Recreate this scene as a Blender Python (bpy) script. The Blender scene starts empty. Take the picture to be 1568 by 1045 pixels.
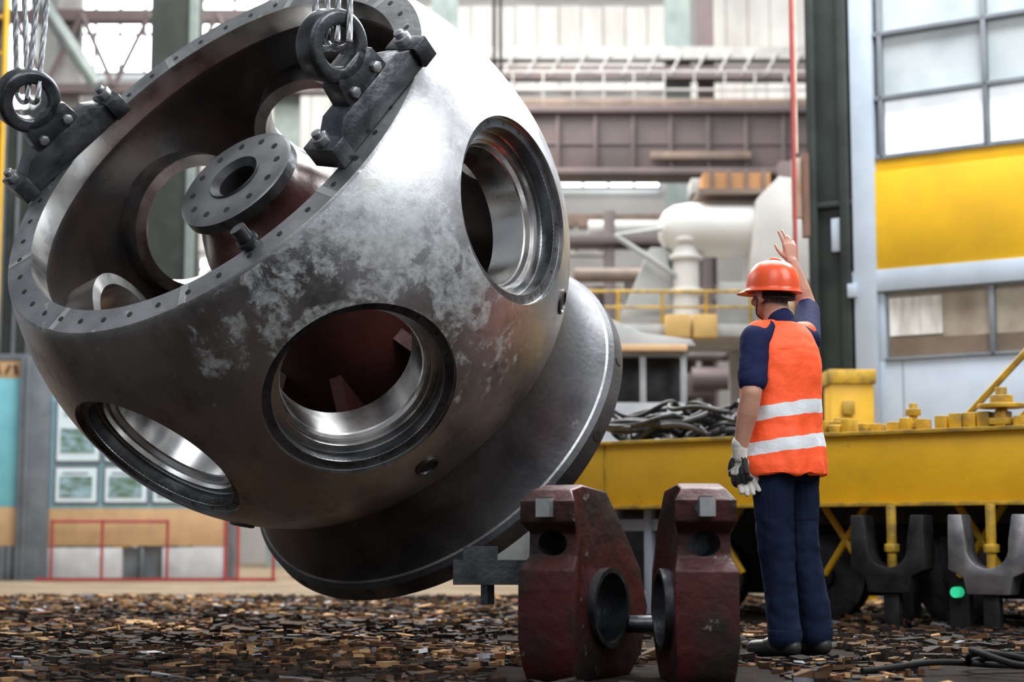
import bpy, bmesh, math, random, time
import numpy as np
from mathutils import Vector, Matrix, noise
random.seed(4)
S=bpy.context.scene
try:
    S.view_settings.view_transform='Standard'
except Exception: pass
V=Vector
# ------------------------------------------------------------------ materials
def mat(name,c1,c2=None,rough=.5,metal=0.,scale=4.,detail=6,lo=.35,hi=.65,bump=0.,bscale=30.,stretch=(1,1,1),emit=0.,rough2=None,spec=None,chips=None,chip_t=.66,chip_s=7.,chip_w=.02):
    m=bpy.data.materials.new(name); m.use_nodes=True
    N=m.node_tree.nodes; L=m.node_tree.links; b=N['Principled BSDF']
    if c2 is None: c2=tuple(x*.75 for x in c1)
    tc=N.new('ShaderNodeTexCoord'); mp=N.new('ShaderNodeMapping'); mp.inputs['Scale'].default_value=stretch
    L.new(tc.outputs['Object'],mp.inputs['Vector'])
    n=N.new('ShaderNodeTexNoise'); n.inputs['Scale'].default_value=scale; n.inputs['Detail'].default_value=detail
    L.new(mp.outputs[0],n.inputs['Vector'])
    r=N.new('ShaderNodeValToRGB'); r.color_ramp.elements[0].position=lo; r.color_ramp.elements[1].position=hi
    r.color_ramp.elements[0].color=(*c1,1); r.color_ramp.elements[1].color=(*c2,1)
    L.new(n.outputs[0],r.inputs[0]); out=r.outputs[0]
    if chips is not None:
        n3=N.new('ShaderNodeTexNoise'); n3.inputs['Scale'].default_value=chip_s; n3.inputs['Detail'].default_value=12; n3.inputs['Roughness'].default_value=.72
        L.new(mp.outputs[0],n3.inputs['Vector'])
        r3=N.new('ShaderNodeValToRGB'); r3.color_ramp.elements[0].position=chip_t; r3.color_ramp.elements[1].position=chip_t+chip_w; L.new(n3.outputs[0],r3.inputs[0])
        mx=N.new('ShaderNodeMix'); mx.data_type='RGBA'; L.new(r3.outputs[0],mx.inputs['Factor']); L.new(out,mx.inputs[6]); mx.inputs[7].default_value=(*chips,1); out=mx.outputs[2]
    L.new(out,b.inputs['Base Color'])
    b.inputs['Metallic'].default_value=metal; b.inputs['Roughness'].default_value=rough
    if spec is not None: b.inputs['Specular IOR Level'].default_value=spec
    if rough2 is not None:
        mr=N.new('ShaderNodeMapRange'); mr.inputs[1].default_value=lo; mr.inputs[2].default_value=hi
        mr.inputs[3].default_value=rough; mr.inputs[4].default_value=rough2
        L.new(n.outputs[0],mr.inputs[0]); L.new(mr.outputs[0],b.inputs['Roughness'])
    if bump>0:
        n2=N.new('ShaderNodeTexNoise'); n2.inputs['Scale'].default_value=bscale; n2.inputs['Detail'].default_value=5
        L.new(mp.outputs[0],n2.inputs['Vector'])
        bu=N.new('ShaderNodeBump'); bu.inputs['Strength'].default_value=bump; bu.inputs['Distance'].default_value=.02
        L.new(n2.outputs[0],bu.inputs['Height']); L.new(bu.outputs[0],b.inputs['Normal'])
    if emit>0:
        L.new(r.outputs[0],b.inputs['Emission Color']); b.inputs['Emission Strength'].default_value=emit
    return m

def hub_steel():
    m=bpy.data.materials.new('cast_steel'); m.use_nodes=True
    N=m.node_tree.nodes; L=m.node_tree.links; b=N['Principled BSDF']
    tc=N.new('ShaderNodeTexCoord')
    def nz(sc,det,ro,dist=0.,loc=(0,0,0),scl=(1,1,1)):
        mp=N.new('ShaderNodeMapping'); mp.inputs['Location'].default_value=loc; mp.inputs['Scale'].default_value=scl; L.new(tc.outputs['Object'],mp.inputs[0])
        n=N.new('ShaderNodeTexNoise'); n.inputs['Scale'].default_value=sc; n.inputs['Detail'].default_value=det; n.inputs['Roughness'].default_value=ro; n.inputs['Distortion'].default_value=dist
        L.new(mp.outputs[0],n.inputs['Vector']); return n.outputs[0]
    def ramp(src,a,c,ca=(0,0,0,1),cb=(1,1,1,1)):
        r=N.new('ShaderNodeValToRGB'); r.color_ramp.elements[0].position=a; r.color_ramp.elements[1].position=c; r.color_ramp.elements[0].color=ca; r.color_ramp.elements[1].color=cb
        L.new(src,r.inputs[0]); return r.outputs[0]
    def math_(op,a,c):
        x=N.new('ShaderNodeMath'); x.operation=op
        for i,q in enumerate((a,c)):
            if isinstance(q,(int,float)): x.inputs[i].default_value=q
            else: L.new(q,x.inputs[i])
        return x.outputs[0]
    def mix(f,a,c):
        x=N.new('ShaderNodeMix'); x.data_type='RGBA'; L.new(f,x.inputs['Factor'])
        for i,q in ((6,a),(7,c)):
            if isinstance(q,tuple): x.inputs[i].default_value=q
            else: L.new(q,x.inputs[i])
        return x.outputs[2]
    def mrange(src,a,c,d,e):
        x=N.new('ShaderNodeMapRange'); x.inputs[1].default_value=a; x.inputs[2].default_value=c; x.inputs[3].default_value=d; x.inputs[4].default_value=e; L.new(src,x.inputs[0]); return x.outputs[0]
    n1=nz(2.0,9,.6); base=ramp(n1,.34,.66,(.29,.295,.305,1),(.55,.555,.565,1))
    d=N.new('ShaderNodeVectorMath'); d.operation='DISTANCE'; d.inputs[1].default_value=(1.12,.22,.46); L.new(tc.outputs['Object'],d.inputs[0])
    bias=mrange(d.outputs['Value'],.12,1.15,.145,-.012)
    n2=nz(7.0,14,.74,.35)
    n2b=nz(2.6,6,.6,.0,(9,2,5))
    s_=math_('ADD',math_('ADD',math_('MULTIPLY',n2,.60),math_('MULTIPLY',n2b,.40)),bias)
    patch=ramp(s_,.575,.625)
    fine=mrange(nz(24,10,.7),.34,.60,.25,.95)
    pm=math_('MULTIPLY',patch,fine)
    smear=math_('MULTIPLY',ramp(nz(3.2,10,.7,0,(4,7,2)),.54,.68),.65)
    col=mix(smear,base,(.11,.11,.12,1))
    thin=math_('MULTIPLY',ramp(nz(14,12,.75,.8,(2,8,1)),.585,.63),.40)
    col=mix(thin,col,(.60,.61,.62,1))
    drag=math_('MULTIPLY',ramp(nz(5,10,.7,.2,(3,1,4),(1,1,.22)),.60,.68),.30)
    col=mix(drag,col,(.14,.135,.13,1))
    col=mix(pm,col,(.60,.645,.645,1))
    rust=math_('MULTIPLY',ramp(nz(4.4,8,.6,0,(1,3,9)),.62,.74),.35); col=mix(rust,col,(.28,.18,.12,1))
    L.new(col,b.inputs['Base Color'])
    L.new(mrange(pm,0,1,.94,.40),b.inputs['Metallic'])
    L.new(mrange(n1,.3,.7,.29,.43),b.inputs['Roughness'])
    bu=N.new('ShaderNodeBump'); bu.inputs['Strength'].default_value=.14; bu.inputs['Distance'].default_value=.02
    L.new(n2,bu.inputs['Height']); L.new(bu.outputs[0],b.inputs['Normal'])
    return m

# ------------------------------------------------------------------ mesh builder
def frame(d):
    d=d.normalized(); a=V((0,0,1)) if abs(d.z)<.9 else V((1,0,0))
    x=a.cross(d).normalized(); y=d.cross(x); return x,y,d
class MB:
    def __init__(s): s.v=[];s.f=[];s.m=[]
    def add(s,vs,fs,mi=0,M=None):
        o=len(s.v); s.v+=[(M@V(p) if M is not None else V(p)) for p in vs]
        for f in fs: s.f.append([i+o for i in f]); s.m.append(mi)
    def box(s,c,sz,mi=0,M=None,rz=0,rx=0,ry=0,taper=1.):
        R=Matrix.Rotation(rz,3,'Z')@Matrix.Rotation(ry,3,'Y')@Matrix.Rotation(rx,3,'X')
        vs=[]
        for z in (-1,1):
            for x,y in ((-1,-1),(1,-1),(1,1),(-1,1)):
                k=taper if z>0 else 1
                vs.append(V(c)+R@V((x*sz[0]/2*k,y*sz[1]/2*k,z*sz[2]/2)))
        s.add(vs,[(0,3,2,1),(4,5,6,7),(0,1,5,4),(1,2,6,5),(2,3,7,6),(3,0,4,7)],mi,M)
    def span(s,x0,x1,y0,y1,z0,z1,mi=0,M=None): s.box(((x0+x1)/2,(y0+y1)/2,(z0+z1)/2),(x1-x0,y1-y0,z1-z0),mi,M)
    def cyl(s,p0,p1,r0,r1=None,mi=0,seg=20,M=None):
        if r1 is None: r1=r0
        p0=V(p0);p1=V(p1);x,y,d=frame(p1-p0); vs=[]
        for p,r in ((p0,r0),(p1,r1)):
            for i in range(seg):
                a=2*math.pi*i/seg; vs.append(p+x*(r*math.cos(a))+y*(r*math.sin(a)))
        fs=[(i,(i+1)%seg,seg+(i+1)%seg,seg+i) for i in range(seg)]
        fs+=[tuple(range(seg))[::-1],tuple(range(seg,2*seg))]
        s.add(vs,fs,mi,M)
    def lathe(s,prof,seg=48,mi=0,M=None,closed=True):
        n=len(prof); vs=[]
        for r,z in prof:
            for i in range(seg):
                a=2*math.pi*i/seg; vs.append((r*math.cos(a),r*math.sin(a),z))
        fs=[];ms=[]
        for j in range(n if closed else n-1):
            k=(j+1)%n
            for i in range(seg):
                q=(i+1)%seg; fs.append((j*seg+i,j*seg+q,k*seg+q,k*seg+i)); ms.append(mi[j] if isinstance(mi,list) else mi)
        o=len(s.v); s.v+=[(M@V(p) if M is not None else V(p)) for p in vs]
        for f,m in zip(fs,ms): s.f.append([i+o for i in f]); s.m.append(m)
    def prism(s,out,t,M=None,mi=0):
        n=len(out); vs=[(a,b,-t/2) for a,b in out]+[(a,b,t/2) for a,b in out]
        fs=[tuple(range(n))[::-1],tuple(range(n,2*n))]+[(i,(i+1)%n,n+(i+1)%n,n+i) for i in range(n)]
        s.add(vs,fs,mi,M)
    def ell(s,c,rad,mi=0,R=None,seg=20,rings=12,M=None):
        vs=[];fs=[]
        for j in range(1,rings):
            t=math.pi*j/rings
            for i in range(seg):
                a=2*math.pi*i/seg; p=V((rad[0]*math.sin(t)*math.cos(a),rad[1]*math.sin(t)*math.sin(a),rad[2]*math.cos(t)))
                vs.append(V(c)+(R@p if R is not None else p))
        tp=V((0,0,rad[2])); b=V((0,0,-rad[2]))
        vs.append(V(c)+(R@tp if R is not None else tp)); vs.append(V(c)+(R@b if R is not None else b))
        n=(rings-1)*seg
        for j in range(rings-2):
            for i in range(seg):
                q=(i+1)%seg; fs.append((j*seg+i,(j+1)*seg+i,(j+1)*seg+q,j*seg+q))
        for i in range(seg):
            q=(i+1)%seg; fs.append((n,i,q)); fs.append((n+1,(rings-2)*seg+q,(rings-2)*seg+i))
        s.add(vs,fs,mi,M)
    def caps(s,p0,p1,r0,r1=None,mi=0,seg=20):
        if r1 is None:r1=r0
        s.cyl(p0,p1,r0,r1,mi,seg); s.ell(p0,(r0,)*3,mi,seg=seg,rings=12); s.ell(p1,(r1,)*3,mi,seg=seg,rings=12)
    def tube(s,pts,r,mi=0,seg=8):
        pts=[V(p) for p in pts]; vs=[];n=len(pts)
        for j,p in enumerate(pts):
            d=(pts[min(j+1,n-1)]-pts[max(j-1,0)]); x,y,_=frame(d)
            for i in range(seg):
                a=2*math.pi*i/seg; vs.append(p+x*(r*math.cos(a))+y*(r*math.sin(a)))
        fs=[(j*seg+i,j*seg+(i+1)%seg,(j+1)*seg+(i+1)%seg,(j+1)*seg+i) for j in range(n-1) for i in range(seg)]
        fs+=[tuple(range(seg))[::-1],tuple(range((n-1)*seg,n*seg))]
        s.add(vs,fs,mi)
    def rope(s,p0,p1,r,mi=0,lobes=6,pitch=.12):
        p0=V(p0);p1=V(p1);x,y,d=frame(p1-p0); Ln=(p1-p0).length; n=max(4,int(Ln/.015)); seg=lobes*4; vs=[]
        for j in range(n+1):
            p=p0.lerp(p1,j/n); tw=2*math.pi*(Ln*j/n)/pitch
            for i in range(seg):
                a=2*math.pi*i/seg; rr=r*(1+.15*math.cos(lobes*a)); vs.append(p+x*(rr*math.cos(a+tw/lobes*1.5))+y*(rr*math.sin(a+tw/lobes*1.5)))
        fs=[(j*seg+i,j*seg+(i+1)%seg,(j+1)*seg+(i+1)%seg,(j+1)*seg+i) for j in range(n) for i in range(seg)]
        s.add(vs,fs,mi)
    def obj(s,name,mats,loc=None,parent=None,smooth=True,bevel=0.,local=False,split=True):
        me=bpy.data.meshes.new(name)
        off=V((0,0,0))
        if parent is not None and not local: off=parent.location.copy()
        elif loc is not None: off=V(loc)
        me.from_pydata([p-off for p in s.v],[],s.f)
        for m in mats: me.materials.append(m)
        me.polygons.foreach_set('material_index',s.m); me.update()
        bm=bmesh.new(); bm.from_mesh(me); bmesh.ops.recalc_face_normals(bm,faces=bm.faces); bm.to_mesh(me); bm.free()
        me.polygons.foreach_set('use_smooth',[smooth]*len(me.polygons))
        ob=bpy.data.objects.new(name,me); S.collection.objects.link(ob)
        if parent is not None: ob.parent=parent
        elif loc is not None: ob.location=off
        if bevel>0:
            b=ob.modifiers.new('bev','BEVEL'); b.width=bevel; b.segments=2; b.limit_method='ANGLE'; b.angle_limit=math.radians(40)
        if smooth and split:
            e=ob.modifiers.new('es','EDGE_SPLIT'); e.split_angle=math.radians(35)
        return ob
def empty(name,loc=(0,0,0),M=None):
    e=bpy.data.objects.new(name,None); e.empty_display_size=.2; S.collection.objects.link(e)
    e.location=V(loc)
    if M is not None: e.matrix_world=M
    return e
def bake(ob):
    bpy.context.view_layer.update()
    dg=bpy.context.evaluated_depsgraph_get(); me=bpy.data.meshes.new_from_object(ob.evaluated_get(dg)); ob.modifiers.clear(); ob.data=me
def boolean(ob,cut,solver='EXACT'):
    for m in list(ob.modifiers):
        if m.type=='EDGE_SPLIT': ob.modifiers.remove(m)
    for m in list(cut.modifiers): cut.modifiers.remove(m)
    b=ob.modifiers.new('b','BOOLEAN'); b.operation='DIFFERENCE'; b.object=cut; b.solver=solver
    bake(ob); bpy.data.objects.remove(cut)
    ob.data.polygons.foreach_set('use_smooth',[True]*len(ob.data.polygons))
    e=ob.modifiers.new('es','EDGE_SPLIT'); e.split_angle=math.radians(30)
def remesh(ob,vox,it=4,fac=.5):
    for m in list(ob.modifiers): ob.modifiers.remove(m)
    r=ob.modifiers.new('r','REMESH'); r.mode='VOXEL'; r.voxel_size=vox; r.use_smooth_shade=True
    if it: s=ob.modifiers.new('s','SMOOTH'); s.iterations=it; s.factor=fac
    bake(ob)
    ob.data.polygons.foreach_set('use_smooth',[True]*len(ob.data.polygons))
def displace(me,off,fn):
    n=len(me.vertices); co=np.empty(n*3,dtype=np.float32); me.vertices.foreach_get('co',co); co=co.reshape(-1,3)
    no=np.empty(n*3,dtype=np.float32); me.vertices.foreach_get('normal',no); no=no.reshape(-1,3)
    o=np.array(off)
    for i in range(n):
        k=fn(V(co[i]+o))
        if k: co[i]+=no[i]*k
    me.vertices.foreach_set('co',co.reshape(-1)); me.update()

# ------------------------------------------------------------------ shared materials
steel=hub_steel()
mach=mat('machined_steel',(.50,.50,.50),(.72,.71,.69),.22,1.,6,rough2=.34)
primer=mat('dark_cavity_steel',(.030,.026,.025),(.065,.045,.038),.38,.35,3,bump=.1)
redpr=mat('red_brown_primer',(.075,.022,.016),(.045,.019,.016),.34,.15,3,bump=.1)
black=mat('black_iron',(.012,.012,.013),(.035,.035,.036),.5,.4,8)
rubber=mat('black_rubber',(.008,.008,.008),(.018,.018,.018),.75,0,8,spec=.15)
darksteel=mat('dark_steel',(.045,.048,.054),(.13,.135,.145),.36,.85,7,bump=.15)
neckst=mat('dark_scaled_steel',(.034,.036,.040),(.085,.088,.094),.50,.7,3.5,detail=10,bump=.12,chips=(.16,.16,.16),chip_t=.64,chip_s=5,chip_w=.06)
ringst=mat('flange_face_steel',(.24,.24,.245),(.42,.42,.42),.38,.85,4,detail=10,bump=.12,chips=(.62,.62,.60),chip_t=.60,chip_s=9,chip_w=.05)
grey_steel=mat('grey_steel',(.22,.23,.24),(.40,.41,.42),.4,.8,9,bump=.1)
brightst=mat('worn_steel',(.45,.45,.45),(.65,.65,.62),.35,.8,9)
yellow=mat('yellow_paint',(.80,.45,.012),(.64,.35,.012),.45,0,3,lo=.45,hi=.8,bump=.08,chips=(.30,.20,.06),chip_t=.66)
yellow_d=mat('dirty_yellow_paint',(.62,.37,.02),(.26,.17,.03),.5,0,9,bump=.2)
bluegrey=mat('blue_grey_paint',(.47,.54,.62),(.38,.44,.51),.5,0,2)
# ------------------------------------------------------------------ turbine hub
C=V((-1.070,8.5,1.94))
ex=V((.413,-.752,-.515)).normalized(); ez=V((-.479,-.660,.581)).normalized(); ey=ez.cross(ex).normalized(); ex=ey.cross(ez)
HM=Matrix(((ex.x,ey.x,ez.x,C.x),(ex.y,ey.y,ez.y,C.y),(ex.z,ey.z,ez.z,C.z),(0,0,0,1)))
hub=empty('turbine_hub',M=HM)
R0=1.36
def sr(z,R): return R*math.sqrt(1-(z/(1.5*R/1.36) if z>0 else z/R)**2)
prof=[(1.035,.76),(1.168,.76)]; mi=[4,4]
for i in range(61):
    z=.748-(1.568)*i/60; prof.append((sr(z,R0),z)); mi.append(0)
mi[-1]=4
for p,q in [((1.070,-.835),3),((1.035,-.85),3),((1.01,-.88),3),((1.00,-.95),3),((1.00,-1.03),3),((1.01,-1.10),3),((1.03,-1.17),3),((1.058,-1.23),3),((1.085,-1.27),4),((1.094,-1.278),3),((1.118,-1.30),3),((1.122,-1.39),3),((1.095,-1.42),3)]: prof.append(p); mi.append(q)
for p in [(.35,-1.42),(.35,-.97),(.80,-.95)]: prof.append(p); mi.append(1)
for i in range(31):
    z=-.80+1.41*i/30; prof.append((sr(z,1.18),z)); mi.append(1)
prof.append((1.035,.64)); mi.append(2)
b=MB(); b.lathe(prof,210,mi)
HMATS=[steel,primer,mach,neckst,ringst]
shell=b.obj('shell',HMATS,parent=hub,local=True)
cut=MB(); az=[math.radians(-7.0+51.43*k) for k in range(7)]
def radM(a,el=0.):
    d=V((math.cos(a)*math.cos(el),math.sin(a)*math.cos(el),math.sin(el))); u=V((-math.sin(a),math.cos(a),0)); w=d.cross(u)
    return Matrix(((u.x,w.x,d.x,0),(u.y,w.y,d.y,0),(u.z,w.z,d.z,0),(0,0,0,1)))
for a in az:
    P=[(.325,.8),(.325,1.125),(.355,1.125),(.355,1.19),(.392,1.19),(.392,1.262),(.440,1.262),(.440,1.6)]
    seg=112; n=len(P); M=radM(a); vs=[]
    for r,z in P:
        for i in range(seg):
            t=2*math.pi*(i+.37)/seg; vs.append((r*math.cos(t),r*math.sin(t),z))
    fs=[(j*seg+i,j*seg+(i+1)%seg,(j+1)*seg+(i+1)%seg,(j+1)*seg+i) for j in range(n-1) for i in range(seg)]+[tuple(range(seg))[::-1],tuple(range((n-1)*seg,n*seg))]
    cut.add(vs,fs,2,M)
co=cut.obj('cut',HMATS,parent=hub,local=True)
boolean(shell,co,'FAST')
b=MB()
for a in az:
    M=radM(a)
    b.lathe([(.326,.955),(.326,1.13),(.332,1.137),(.354,1.137),(.388,1.125),(.388,.955)],112,0,M)
    b.lathe([(.332,1.138),(.354,1.138),(.354,1.16),(.338,1.16)],112,0,M)
    for k in range(20):
        t=2*math.pi*k/20; p=M@V((.415*math.cos(t),.415*math.sin(t),1.259)); q=M@V((.415*math.cos(t),.415*math.sin(t),1.2655)); b.cyl(p,q,.009,mi=1,seg=10)
    b.lathe([(.3925,1.19),(.3965,1.261),(.435,1.2615),(.435,1.2645),(.3925,1.2645),(.389,1.22)],112,2,M)
    M=radM(a,math.radians(-27)); b.lathe([(.04,1.30),(.062,1.345),(.062,1.366),(.050,1.371),(.04,1.352)],32,2,M); b.cyl(M@V((0,0,1.3)),M@V((0,0,1.362)),.042,mi=1,seg=24)
b.obj('blade_port_bushings',[mach,black,darksteel],parent=hub,local=True)
b=MB()
b.lathe([(.13,.55),(.30,.55),(.315,.54),(.315,.485),(.28,.47),(.285,.42),(.32,.36),(.37,.25),(.40,.1),(.42,-.1),(.44,-.5),(.46,-.97),(.13,-.97)],96,[4,4,2,2]+[1]*8+[0],None)
for k in range(12):
    t=2*math.pi*k/12; b.cyl((.245*math.cos(t),.245*math.sin(t),.53),(.245*math.cos(t),.245*math.sin(t),.5525),.017,mi=3,seg=14)
b.lathe([(.10,.45),(.14,.45),(.14,.555),(.135,.56),(.10,.53)],64,3,None)
for k in range(7):
    t=az[k]+math.radians(25.7); M=Matrix.Rotation(t,4,'Z'); b.prism([(.38,-.95),(.80,-.93),(.80,-.75),(.42,-.45)],.07,M@Matrix.Rotation(math.pi/2,4,'X'),1)
b.obj('center_boss',[mach,redpr,darksteel,black,mat('boss_face_steel',(.18,.18,.185),(.30,.30,.30),.4,.8,6)],parent=hub,local=True)
b=MB()
for k in range(44):
    t=2*math.pi*k/44; b.cyl((1.10*math.cos(t),1.10*math.sin(t),.74),(1.10*math.cos(t),1.10*math.sin(t),.7625),.014,mi=0,seg=14)
for k in range(9):
    t=2*math.pi*(k+.35)/9; b.box((1.10*math.cos(t),1.10*math.sin(t),.756),(.13,.035,.012),1,rz=t)
t=math.radians(-7)
b.cyl((1.04*math.cos(t),1.04*math.sin(t),.74),(1.02*math.cos(t),1.02*math.sin(t),.86),.036,mi=2,seg=20)
b.cyl((1.03*math.cos(t),1.03*math.sin(t),.78),(1.03*math.cos(t),1.03*math.sin(t),.80),.05,mi=2,seg=20)
for k in range(14):
    t=2*math.pi*(k+.25)/14; b.cyl((1.08*math.cos(t),1.08*math.sin(t),-1.345),(1.1235*math.cos(t),1.1235*math.sin(t),-1.345),.028,mi=0,seg=18)
b.obj('flange_holes_and_studs',[black,brightst,darksteel],parent=hub,local=True)
# lifting brackets
eyes=[]
for phi,ra in ((41,1.03),(-149,1.09)):
    t=math.radians(phi); base=V((ra*math.cos(t),ra*math.sin(t),.763))
    Ld=V((-.42,.907,0)).normalized() if phi>0 else V((-.20,.98,0)).normalized(); Ud=V((0,0,1)); Pd=Ld.cross(Ud)
    M=HM@Matrix(((Ld.x,Ud.x,Pd.x,base.x),(Ld.y,Ud.y,Pd.y,base.y),(Ld.z,Ud.z,Pd.z,base.z),(0,0,0,1)))
    b=MB()
    b.prism([(-.36,0),(.36,0),(.36,.05),(.29,.09),(.20,.15),(-.20,.15),(-.29,.09),(-.36,.05)],.15,M,0)
    b.prism([(-.36,0),(-.27,0),(-.27,.11),(-.36,.11)],.20,M,0)
    b.prism([(.27,0),(.36,0),(.36,.11),(.27,.11)],.20,M,0)
    b.prism([(-.14,.13),(.14,.13),(.125,.25),(.09,.29),(-.09,.29),(-.125,.25)],.12,M,0)
    b.lathe([(.088,-.05),(.098,-.06),(.145,-.06),(.16,-.045),(.16,.045),(.145,.06),(.098,.06),(.088,.05)],48,0,M@Matrix.Translation((0,.37,0)))
    for sx in (-.315,.315):
        b.cyl(M@V((sx,.10,0)),M@V((sx,.145,0)),.042,mi=1,seg=6); b.cyl(M@V((sx,.145,0)),M@V((sx,.17,0)),.024,mi=1,seg=16)
    for sx in (-.08,.08):
        b.cyl(M@V((sx,.18,-.08)),M@V((sx,.18,.08)),.028,mi=1,seg=6)
    b.obj('lifting_bracket',[darksteel,grey_steel],loc=M@V((0,0,0)),bevel=.006)
    e=M@V((0,.37,0)); eyes.append(e); n=(M.to_3x3()@V((0,0,1))).normalized()
    b=MB()
    for s in (-1,1):
        for q in (0,1):
            o=n*(s*.075)+V((.026*(1 if q else -1),0,0))
            top=V((e.x,e.y,7.13))+V((s*.30 if phi<0 else s*.08,q*.1,0))
            b.rope(e+o+V((0,0,.02)),top,.0125)
    for q in (-.026,.026):
        pts=[e+n*(.078*math.cos(a))+V((q,0,.0))+V((0,0,-1))*(.04*math.sin(a))+V((0,0,.03)) for a in [math.pi*i/16 for i in range(17)]]
        b.tube(pts,.0135,seg=12)
    b.obj('wire_rope_sling',[grey_steel],loc=(e.x,e.y,e.z))
b=MB(); m0=(eyes[0]+eyes[1])/2; b.box((m0.x,m0.y,7.38),(1.6,.25,.3),0,rz=math.atan2(eyes[0].y-eyes[1].y,eyes[0].x-eyes[1].x)); b.box((m0.x,m0.y,7.6),(.3,.3,.3),0)
for e in eyes: b.box((e.x,e.y,7.24),(.8,.3,.2),0)
b.cyl((m0.x,m0.y,7.6),(m0.x,m0.y,12),.05)
b.obj('crane_spreader_beam',[yellow],loc=(m0.x,m0.y,7.35))
# ------------------------------------------------------------------ lifting clamps on the ground
clampred=mat('clamp_red_paint',(.060,.010,.008),(.020,.014,.013),.48,.1,3.6,lo=.40,hi=.58,bump=.45,bscale=14,chips=(.20,.155,.13),chip_t=.61,chip_s=7,chip_w=.03,spec=.35)
def clamp(loc,rz,extra=False,ky=1.,w=.130):
    M=Matrix.Translation(loc)@Matrix.Rotation(rz,4,'Z')
    o=[(-.21,0),(.20,0),(.28,.08),(.30,.26),(.25,.42),(.12,.60),(.04,.72),(-.10,.745),(-.20,.725),(-.235,.68),(-.235,.60),(-.19,.56),(-.19,.47),(-.245,.42),(-.25,.14),(-.235,.05)]
    o=[(y*ky if y>0 else y,z) for y,z in o]
    b=MB(); n=len(o)
    def hw(z): return w*(.66 if z>.72 else (.90 if z>.70 else (.98 if z>.58 else (.84 if z>.5 else (.86 if z>.45 else (1.0 if z>.1 else .86))))))
    vs=[(-hw(z),y,z) for y,z in o]+[(hw(z),y,z) for y,z in o]
    b.add(vs,[tuple(range(n))[::-1],tuple(range(n,2*n))]+[(i,(i+1)%n,n+(i+1)%n,n+i) for i in range(n)],0,M)
    ob=b.obj('lifting_clamp',[clampred,darksteel,brightst],loc=loc,bevel=.008)
    ob.modifiers.remove(ob.modifiers['es']); bake(ob)
    yc=.03*ky+.02*(ky-1)
    c=MB(); c.cyl((-.5,yc,.27),(.5,yc,.27),.155,mi=1,seg=64,M=M)
    R=Matrix.Translation((0,0,.52)); c.lathe([(.0005,-.6),(.048,-.6),(.048,.0),(.0005,.0)],40,1,M@R@Matrix.Rotation(-math.pi/2,4,'X')@Matrix.Scale(1.3,4,(1,0,0)))
    cu=c.obj('cut',[clampred,darksteel,brightst],loc=loc); boolean(ob,cu)
    d=MB()
    d.box((0,-.245,.655),(.058,.05,.07),2,M); d.cyl(M@V((0,-.22,.655)),M@V((0,-.238,.655)),.046,mi=1,seg=6)
    d.lathe([(.135,-w-.012),(.155,-w-.012),(.155,w+.012),(.135,w+.012)],64,1,M@Matrix.Translation((0,yc,.27))@Matrix.Rotation(math.pi/2,4,'Y'))
    if extra:
        d.cyl(M@V((.05,.20,.20)),(.66,6.88,.20),.035,mi=1,seg=28)
        d.box((-.07,7.15,.40),(.34,.16,.10),1); d.box((-.13,7.15,.47),(.14,.14,.07),1); d.cyl((-.10,7.12,.27),(-.10,7.12,.36),.032,mi=1,seg=6)
    ch=d.obj('bolts_and_bushing',[clampred,darksteel,brightst],loc=loc); ch.parent=ob; ch.location=(0,0,0)
    return ob
clamp(V((.250,6.80,0)),math.radians(-30),True,1.3,.124)
clamp(V((.695,6.62,0)),math.radians(5),w=.122)
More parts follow.
